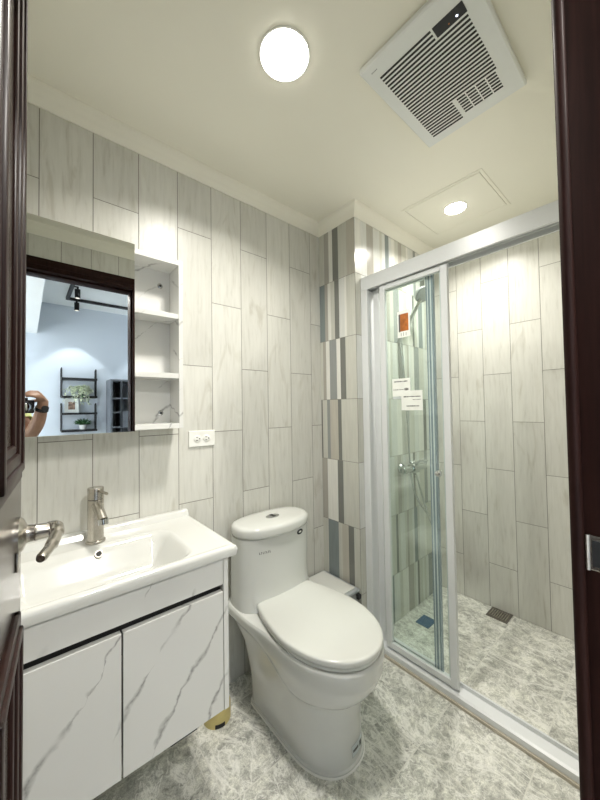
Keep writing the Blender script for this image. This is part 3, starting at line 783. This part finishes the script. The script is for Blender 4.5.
# floor drains
def floor_drain(x0, y0, x1, y1, label, blue=False):
    d = thing('floor_drain', label, 'drain', ((x0+x1)/2, (y0+y1)/2, 0))
    bm = nb(); box(bm, (x0, y0, .0002), (x1, y1, .004), .001); fr_ = obj('frame', bm, M['bluefilm'] if blue else M['steel'], d)
    if not blue:
        bm = nb()
        n = 8
        for k in range(n):
            yy = y0+.014+(y1-y0-.028)*k/(n-1); box(bm, (x0+.014, yy-.0025, .004), (x1-.014, yy+.0025, .0052))
        obj('grate', bm, M['nickel'], d)
    else:
        bm = nb(); box(bm, (x0+.008, y0+.008, .004), (x1-.008, y1-.008, .0048), .0006); obj('film', bm, M['bluefilm'], d)
floor_drain(2.052, .643, 2.163, .753, 'square dark steel drain grate against the right shower wall')
floor_drain(1.69, .915, 1.785, .992, 'small drain under blue film near the striped shower wall', True)

# ------------------------------------------------------------------ ceiling fittings
def downlight(x, y, z, r, label, watts):
    d = thing('ceiling_light', label, 'ceiling light', (x, y, z), 'recessed round ceiling lights')
    bm = nb(); lathe(bm, (x, y, z), [(r+.005, .0), (r+.005, -.0025), (r+.003, -.0035), (r-.002, -.0035), (r-.002, 0)], 48); obj('trim_ring', bm, M['white'], d, True)
    bm = nb(); lathe(bm, (x, y, z), [(r-.0005, -.001), (r-.0005, -.0045), (r*.96, -.0062), (r*.8, -.0075), (r*.2, -.009)], 48); obj('diffuser', bm, M['lamp'], d, True)
    la = bpy.data.lights.new('lamp_light', 'AREA'); la.shape = 'DISK'; la.size = 2*r; la.energy = watts; la.color = (1, .965, .89); la.spread = R(140)
    lo = bpy.data.objects.new('lamp_light', la); C.objects.link(lo); lo.parent = d; lo.location = (0, 0, -.011)
downlight(.586, .730, ZC, .072, 'larger round ceiling light in front of the mirror cabinet wall', LAMP_W)
ha = thing('access_hatch', 'cream square ceiling access hatch over the shower', 'hatch', (1.737, .728, ZC))
bm = nb(); x0, x1, y0, y1 = 1.54, 1.935, .527, .93
for a, b in (((x0, y0, ZC-.003), (x1, y0+.014, ZC)), ((x0, y1-.014, ZC-.003), (x1, y1, ZC)), ((x0, y0+.014, ZC-.003), (x0+.014, y1-.014, ZC)), ((x1-.014, y0+.014, ZC-.003), (x1, y1-.014, ZC))): box(bm, a, b, .001)
obj('frame', bm, M['ceiling'], ha)
bm = nb(); box(bm, (x0+.014, y0+.014, ZC-.0005), (x1-.014, y1-.014, ZC)); obj('shadow_gap', bm, M['beige'], ha)
bm = nb(); box(bm, (x0+.0165, y0+.0165, ZC-.003), (x1-.0165, y1-.0165, ZC-.0005)); obj('panel', bm, M['ceiling'], ha)
downlight(1.737, .728, ZC-.003, .052, 'smaller round ceiling light set in the hatch over the shower', LAMP_W*.72)

fn = thing('exhaust_fan', 'white square ceiling exhaust fan with a slotted grille', 'fan', (1.01, .445, ZC))
FX0, FX1, FY0, FY1, FZ = .788, 1.230, .279, .610, 2.262
bm = nb()
def ring_at(s, z, rad=.003):
    pts = []
    for cx, cy, a0 in ((FX1-s-rad, FY1-s-rad, 0), (FX0+s+rad, FY1-s-rad, 90), (FX0+s+rad, FY0+s+rad, 180), (FX1-s-rad, FY0+s+rad, 270)):
        for k in range(5):
            t = R(a0+22.5*k); pts.append((cx+rad*math.cos(t), cy+rad*math.sin(t), z))
    return pts
loft(bm, [ring_at(.008, ZC-.0005), ring_at(.0, ZC-.006), ring_at(0, FZ+.004), ring_at(.004, FZ)])
obj('cover', bm, M['fanwhite'], fn, True, angle=30)
nsl = 26; slot_bm = nb()
for k in range(nsl):
    xx = .846+(1.186-.846)*k/(nsl-1); ya, yb4 = .324, .572
    if xx < .882: ya = .408
    if xx > 1.094: ya = .462
    box(slot_bm, (xx-.0034, ya, FZ-.0007), (xx+.0034, yb4, FZ+.001))
obj('slots', slot_bm, M['dark'], fn)
bm = nb()
for k in range(6):
    xx = 1.106+.0132*k
    for j in range(4):
        ya = .330+.0305*j; box(bm, (xx-.0034, ya, FZ-.0007), (xx+.0034, ya+.0265, FZ+.001))
obj('side_grille', bm, M['dark'], fn)
bm = nb(); box(bm, (.842, .322, FZ-.0015), (.876, .402, FZ+.001), .0004); dp = obj('display', bm, M['black'], fn, label='black indicator window')
bm = nb(); cyl(bm, (.864, .344, FZ-.0019), (.864, .344, FZ-.0014), .003, 12); obj('indicator', bm, M['led'], dp)
bm = nb(); cyl(bm, (.866, .366, FZ-.0019), (.866, .366, FZ-.0014), .0022, 12); obj('indicator', bm, M['orange'], dp)
bm = nb()
for k in range(5): box(bm, (.812, .562+.0042*k, FZ-.0006), (.815, .565+.0042*k, FZ+.001))
obj('maker_mark', bm, M['greyplastic'], fn, label='tiny grey lettering on the corner of the cover')

# ------------------------------------------------------------------ living room beyond the doorway (seen in the mirror)
LY, LX0, LX1, LZ = -2.7, -2.2, 2.6, 2.60
bm = nb(); box(bm, (LX0, LY-.1, -.1), (LX1, -.031, -.001)); struct('floor_living', bm, M['livfloor'], 'living room floor beyond the doorway', 'floor')
bm = nb(); box(bm, (LX0, LY-.1, LZ), (LX1, Y0, LZ+.1)); struct('ceiling_living', bm, M['livceil'], 'white living room ceiling seen in the mirror', 'ceiling')
bm = nb(); box(bm, (LX0, LY-.1, 0), (LX1, LY, LZ)); struct('wall_far', bm, M['wall'], 'pale blue living room wall seen in the mirror', 'wall')
bm = nb(); box(bm, (LX1, LY-.1, 0), (LX1+.1, Y0, LZ)); struct('wall_side', bm, M['wall'], 'pale blue side wall of the living room', 'wall')
bm = nb(); box(bm, (LX0, LY, 2.20), (.105, Y0-.03, LZ)); struct('trim_3', bm, M['livceil'], 'white lowered ceiling beam at the left of the mirror', 'beam')
bm = nb(); box(bm, (XL-.1, Y0-.02, ZC), (LX1, Y0, LZ)); box(bm, (XR, Y0-.02, 0), (LX1, Y0, ZC)); box(bm, (LX0, Y0-.02, 0), (XL-.1, Y0, LZ)); struct('wall_near', bm, M['wall'], 'living room side of the bathroom front wall', 'wall')

tr = thing('track_light', 'black L-shaped ceiling track with spotlights, seen in the mirror, plus two added out of view', 'track light', (.378, -2.3, LZ))
bm = nb(); box(bm, (.362, -2.318, LZ-.032), (2.2, -2.284, LZ), .002); box(bm, (.362, -2.318, LZ-.032), (.396, -.55, LZ), .002)
for sy in (-1.78, -1.0, -.68): box(bm, (.39, sy-.008, LZ-.030), (.435, sy+.008, LZ-.018))
obj('rail', bm, M['black'], tr)
def spot(x, y, tilt=0):
    bm = nb(); cyl(bm, (x, y, LZ-.03), (x, y, LZ-.05), .010, 12); cyl(bm, (x, y, LZ-.05), (x, y, LZ-.145), .026, 24); s = obj('spot_head', bm, M['black'], tr, True)
    bm = nb(); cyl(bm, (x, y, LZ-.1452), (x, y, LZ-.146), .021, 24); obj('lens', bm, M['spot'], s)
spot(.47, -2.3); spot(.425, -1.78); spot(1.4, -2.3); spot(.425, -1.0); spot(.425, -.68)  # the last two heads are added, to carry the doorway fill
for sx in (.47, 1.4):
    la = bpy.data.lights.new('wall_washer', 'SPOT'); la.energy = 10; la.shadow_soft_size = .02; la.spot_size = R(75); la.spot_blend = .35; la.color = (.95, .98, 1)
    lo = bpy.data.objects.new('wall_washer', la); C.objects.link(lo); lo.parent = tr; lo.location = Vector((sx, -2.3, LZ-.18))-tr.location
    lo.rotation_euler = (Vector((sx, -2.62, 1.0))-Vector((sx, -2.3, LZ-.18))).to_track_quat('-Z', 'Y').to_euler()
for sy in (-1.0, -.68):  # added fill through the doorway, kept out of the mirror's view
    la = bpy.data.lights.new('fill_light', 'SPOT'); la.energy = FILL_W; la.shadow_soft_size = .022; la.spot_size = R(95); la.spot_blend = .6; la.color = (1, .97, .91)
    lo = bpy.data.objects.new('fill_light', la); C.objects.link(lo); lo.parent = tr; lo.location = Vector((.425, sy, LZ-.155))-tr.location
    lo.rotation_euler = (Vector((.75, .9, .7))-Vector((.425, sy, LZ-.18))).to_track_quat('-Z', 'Y').to_euler()

def wire_shelf(x0, x1, zt, zb, loop, label):
    o = thing('wire_shelf', label, 'shelf', ((x0+x1)/2, LY+.08, zb), 'black wall shelves in the mirror')
    ya, yb = LY+.004, LY+.17
    for x in (x0, x1):
        bm = nb(); tube(bm, curve_pts([(x, ya+.008, zb-.012), (x, ya+.008, loop-.05), (x, ya+.020, loop-.006), (x, ya+.055, loop), (x, ya+.085, loop-.03), (x, ya+.085, zb-.012)], 6), .0075, 8); obj('side_loop', bm, M['black'], o, True)
    for z in (zt, zb):
        bm = nb(); box(bm, (x0-.004, ya, z-.026), (x1+.004, yb, z), .002); obj('board', bm, M['black'], o)
    return o
wire_shelf(.345, .715, 1.655, 1.425, 1.775, 'upper black two-tier wall shelf seen in the mirror')
wire_shelf(.345, .715, 1.212, .995, 1.325, 'lower black two-tier wall shelf seen in the mirror')
pf = thing('picture_frame', 'white picture frame leaning on the lower black wall shelf', 'picture frame', (.45, LY+.06, 1.212))
bm = nb()
for a, b in (((.378, LY+.05, 1.213), (.392, LY+.066, 1.392)), ((.514, LY+.05, 1.213), (.528, LY+.066, 1.392)), ((.392, LY+.05, 1.213), (.514, LY+.066, 1.227)), ((.392, LY+.05, 1.378), (.514, LY+.066, 1.392))): box(bm, a, b)
obj('frame', bm, M['paper'], pf)
bm = nb(); box(bm, (.392, LY+.052, 1.227), (.514, LY+.058, 1.378)); mt = obj('mount', bm, M['paper'], pf)
bm = nb(); box(bm, (.418, LY+.0575, 1.253), (.488, LY+.060, 1.352)); obj('photo_print', bm, M['photo'], mt)
def leaf(bm, p, d, L_, W_, up=Vector((0, 0, 1))):
    d = d.normalized(); s = d.cross(up)
    s = s.normalized() if s.length > .01 else Vector((1, 0, 0)); n = s.cross(d)
    pts = [p, p+d*L_*.35+s*W_+n*.004, p+d*L_*.75+s*W_*.7, p+d*L_-n*L_*.15, p+d*L_*.75-s*W_*.7, p+d*L_*.35-s*W_+n*.004]
    vs = [bm.verts.new(q) for q in pts]; m1 = bm.verts.new(p+d*L_*.5-n*.003)
    for k in range(6): bm.faces.new((vs[k], vs[(k+1) % 6], m1))
tp = thing('trailing_plant', 'pale variegated plant trailing from the upper black wall shelf', 'plant', (.56, LY+.10, 1.425))
bm = nb(); lathe(bm, (.56, LY+.095, 1.426), [(.038, 0), (.052, .075), (.048, .076), (.046, .066)], 24); obj('pot', bm, M['black'], tp, True)
rnd = random.Random(3); bm = nb(); stem = nb()
for k in range(20):
    a = rnd.uniform(0, 2*math.pi); reach = rnd.uniform(.08, .18); fall = rnd.uniform(-.05, .20)
    if math.sin(a) < 0: a = -a
    ex = .56+math.cos(a)*reach; ey = LY+.10+abs(math.sin(a))*.09+.02
    c_ = curve_pts([(.56, LY+.095, 1.50), ((.56+ex)/2, (LY+.10+ey)/2+.02, 1.545), (ex, ey, 1.50), (ex+rnd.uniform(-.03, .03), ey+.01, 1.49-fall)], 6)
    tube(stem, c_, .0025, 5)
    for q in c_[4::2]:
        for _ in range(2): leaf(bm, q, Vector((rnd.uniform(-1, 1), rnd.uniform(-.2, 1), rnd.uniform(-.9, .4))), rnd.uniform(.035, .055), rnd.uniform(.010, .016))
obj('leaves', bm, M['leafpale'], tp); obj('stems', stem, M['leafgreen'], tp)
gp = thing('potted_plant', 'spiky dark green plant in a white pot on the lower black wall shelf', 'plant', (.573, LY+.09, .995))
bm = nb(); lathe(bm, (.573, LY+.09, .996), [(.036, 0), (.046, .058), (.042, .059), (.040, .050)], 24); obj('pot', bm, M['lidwhite'], gp, True)
bm = nb()
for k in range(90):
    a = rnd.uniform(0, 2*math.pi); el = rnd.uniform(.25, 1.45)
    leaf(bm, Vector((.573+math.cos(a)*.012, LY+.09+math.sin(a)*.012, 1.048)), Vector((math.cos(a)*math.cos(el), math.sin(a)*math.cos(el), math.sin(el))), rnd.uniform(.07, .11), .005)
obj('leaves', bm, M['leafgreen'], gp)
bk = thing('bookcase', 'tall charcoal open bookcase seen at the right of the mirror', 'bookcase', (1.3, -2.55, 0))
BX0, BX1, BY0, BY1 = .845, 1.85, -2.695, -2.40
bm = nb()
for a, b in (((BX0, BY0, 0), (BX0+.025, BY1, 1.645)), ((BX1-.025, BY0, 0), (BX1, BY1, 1.645)), ((BX0+.025, BY0, 1.62), (BX1-.025, BY1, 1.645)), ((BX0+.025, BY0, 0), (BX1-.025, BY1, .06))): box(bm, a, b, .001)
box(bm, (BX0+.025, BY0, .06), (BX1-.025, BY0+.01, 1.62)); obj('body', bm, M['casegrey'], bk)
bm = nb(); box(bm, (.965, BY0+.01, .06), (.99, BY1-.002, 1.62)); obj('divider', bm, M['casedark'], bk)
for z in (1.385, 1.20, 1.0, .75, .4):
    bm = nb(); box(bm, (BX0+.025, BY0+.01, z), (.965, BY1-.004, z+.018)); box(bm, (.99, BY0+.01, z), (BX1-.025, BY1-.004, z+.018)); obj('shelf', bm, M['casegrey'], bk)
bm = nb(); box(bm, (.992, BY1-.018, 1.02), (1.40, BY1-.001, 1.196), .001); obj('door', bm, M['casegrey'], bk)

# ------------------------------------------------------------------ the photographer, seen in the mirror
ps = thing('person', 'person in a yellow-green shirt and dark watch holding a black camera in the doorway', 'person', (-.24, -.36, 0))
PX = -.08        # the body stands this far to the left
V, E, Rd = [], [], []
def jv(p, r, par=None):
    V.append(Vector(p)); Rd.append(r); k = len(V)-1
    if par is not None: E.append((par, k))
    return k
pel = jv((-.17, -.38, .93), .135)
sp1 = jv((-.17, -.375, 1.08), .125, pel); ch = jv((-.17, -.37, 1.24), .135, sp1); st = jv((-.165, -.365, 1.36), .115, ch)
nk = jv((-.165, -.355, 1.45), .052, st); h1 = jv((-.16, -.335, 1.52), .062, nk); h2 = jv((-.16, -.325, 1.58), .080, h1); h3 = jv((-.16, -.33, 1.65), .072, h2)
nose = jv((-.155, -.238, 1.565), .010, h2)
for sx in (-1, 1): jv((-.16+sx*.083, -.335, 1.575), .014, h2)
for sx in (-1, 1):
    hp = jv((-.17+sx*.095, -.38, .86), .092, pel); kn = jv((-.17+sx*.10, -.36, .48), .056, hp); an = jv((-.17+sx*.10, -.39, .09), .040, kn); jv((-.17+sx*.11, -.25, .04), .038, an)
ls = jv((-.335, -.37, 1.34), .060, st); le = jv((-.39, -.39, 1.08), .042, ls); lw = jv((-.385, -.32, .84), .028, le); lp = jv((-.38, -.30, .76), .030, lw)
for k in range(4): f1 = jv((-.385+.004*k, -.275-.018*k, .70), .0095, lp); jv((-.378+.004*k, -.272-.018*k, .655+.004*k), .008, f1)
t1 = jv((-.365, -.255, .745), .0105, lp); jv((-.362, -.245, .705), .009, t1)
for k in range(len(V)): V[k].x += PX
rs = jv((-.075, -.36, 1.31), .056, st); re = jv((.022, -.250, 1.065), .044, rs); rf = jv((.064, -.175, 1.17), .040, re); rw = jv((.082, -.125, 1.262), .029, rf); rp = jv((.082, -.112, 1.325), .033, rw)
for k in range(4):   # four fingers laid over the top of the camera, unequal
    dz = .030-.013*k; dy = .010+.012*k
    a = jv((.055-.002*k, -.112+dy, 1.325+dz*.7), .0105, rp); b = jv((.022, -.100+dy, 1.330+dz*.6), .0095, a); jv((-.008+(.008 if k in (0, 3) else 0), -.088+dy*.7, 1.322+dz*.4), .0085, b)
a = jv((.064, -.142, 1.300), .0115, rp); b = jv((.040, -.150, 1.295), .0105, a); jv((.018, -.150, 1.290), .009, b)
me = bpy.data.meshes.new('body'); me.from_pydata([v-ps.location for v in V], E, []); body = bpy.data.objects.new('body', me); C.objects.link(body); body.parent = ps
md_ = body.modifiers.new('skin', 'SKIN')
for k, sv in enumerate(me.skin_vertices[0].data):
    sv.radius = (Rd[k], Rd[k]*(.72 if k in (pel, sp1, ch, st) else 1)); sv.use_root = (k == pel)
body.modifiers.new('sub', 'SUBSURF').levels = 2; body.modifiers['sub'].render_levels = 2
me.materials.append(M['skin'])
def tors(z, a, b, cx=-.25, cy=-.375, n=28): return [(cx+a*math.cos(2*math.pi*k/n), cy+b*math.sin(2*math.pi*k/n), z) for k in range(n)]
bm = nb(); loft(bm, [tors(.86, .165, .125), tors(.95, .168, .125), tors(1.08, .165, .120), tors(1.22, .185, .125), tors(1.33, .185, .110), tors(1.39, .13, .085, -.247, -.365), tors(1.425, .068, .064, -.245, -.36)], False, False)
tube(bm, [(-.10, -.36, 1.32), (-.058, -.342, 1.27), (-.020, -.300, 1.17)], [.076, .066, .062], 18, False); tube(bm, [(-.38, -.37, 1.34), (-.44, -.38, 1.24), (-.455, -.385, 1.16)], [.075, .066, .062], 18, False)
obj('shirt', bm, M['shirt'], ps, True)
bm = nb(); loft(bm, [tors(.97, .172, .130), tors(.84, .178, .135), tors(.76, .17, .12)], False, False)
for sx in (-1, 1): tube(bm, [(-.25+sx*.085, -.38, .84), (-.25+sx*.10, -.362, .48), (-.25+sx*.10, -.385, .07)], [.105, .078, .062], 20, False)
obj('trousers', bm, M['trousers'], ps, True)
for sx in (-1, 1):
    bm = nb(); loft(bm, [[(-.25+sx*.105+.05*math.cos(2*math.pi*k/20)*s, -.32+.125*math.sin(2*math.pi*k/20)*s, z) for k in range(20)] for z, s in ((.001, 1), (.02, 1.02), (.055, .95), (.085, .6))]); obj('shoe', bm, M['rubber'], ps, True)
bm = nb(); bmesh.ops.create_uvsphere(bm, u_segments=24, v_segments=14, radius=1); 
for v in list(bm.verts):
    if v.co.z < -.05 and v.co.y > -.2: bm.verts.remove(v)
for v in bm.verts: v.co = Vector((-.24+v.co.x*.092, -.338+v.co.y*.100, 1.625+v.co.z*.095))
obj('hair', bm, M['hair'], ps, True)
for sx in (-1, 1):
    bm = nb(); bmesh.ops.create_uvsphere(bm, u_segments=12, v_segments=8, radius=.010); bmesh.ops.translate(bm, verts=bm.verts, vec=(-.24+sx*.030, -.254, 1.59)); obj('eye', bm, M['lidwhite'], ps, True)
bm = nb(); box(bm, (-.26, -.262, 1.525), (-.22, -.254, 1.532), .003); obj('mouth', bm, plain('lips', (.30, .10, .08), .5), ps)
wt = thing('wristwatch', 'black wristwatch on the photographer’s right wrist, seen in the mirror', 'watch', (.080, -.130, 1.255))
wd_ = (Vector((.082, -.125, 1.262))-Vector((.064, -.175, 1.17))).normalized(); wc = Vector((.0785, -.134, 1.247))
bm = nb(); tube(bm, [wc-wd_*.011, wc+wd_*.011], [.0345, .0335], 24, False); obj('strap', bm, M['rubber'], wt, True)
bm = nb(); tube(bm, [wc+Vector((.012, .030, 0)), wc+Vector((.016, .040, 0))], [.018, .017], 20); obj('case', bm, M['black'], wt, True)
# camera held just behind the view point, facing the shower corner
cr = thing('camera', 'black camera held up in the doorway, seen in the mirror', 'camera', tuple(Vector((0, 0, 1.262))-F*.078+r0*.052))
cr.rotation_euler.z = -yaw
bm = nb(); box(bm, (-.058, -.020, -.040), (.058, .020, .040), .008); box(bm, (-.018, -.016, .038), (.018, .018, .052), .004); obj('camera_body', bm, M['black'], cr, local=True)
bm = nb(); lathe(bm, (-.004, .020, -.004), [(.033, 0), (.033, .014), (.030, .026), (.027, .027), (.024, .020)], 32, 'y'); ln = obj('lens_barrel', bm, M['rubber'], cr, True, local=True)
bm = nb(); lathe(bm, (-.004, .0405, -.004), [(.0235, 0), (.018, .002), (.006, .003)], 28, 'y'); obj('lens_glass', bm, M['chrome'], ln, True, local=True)
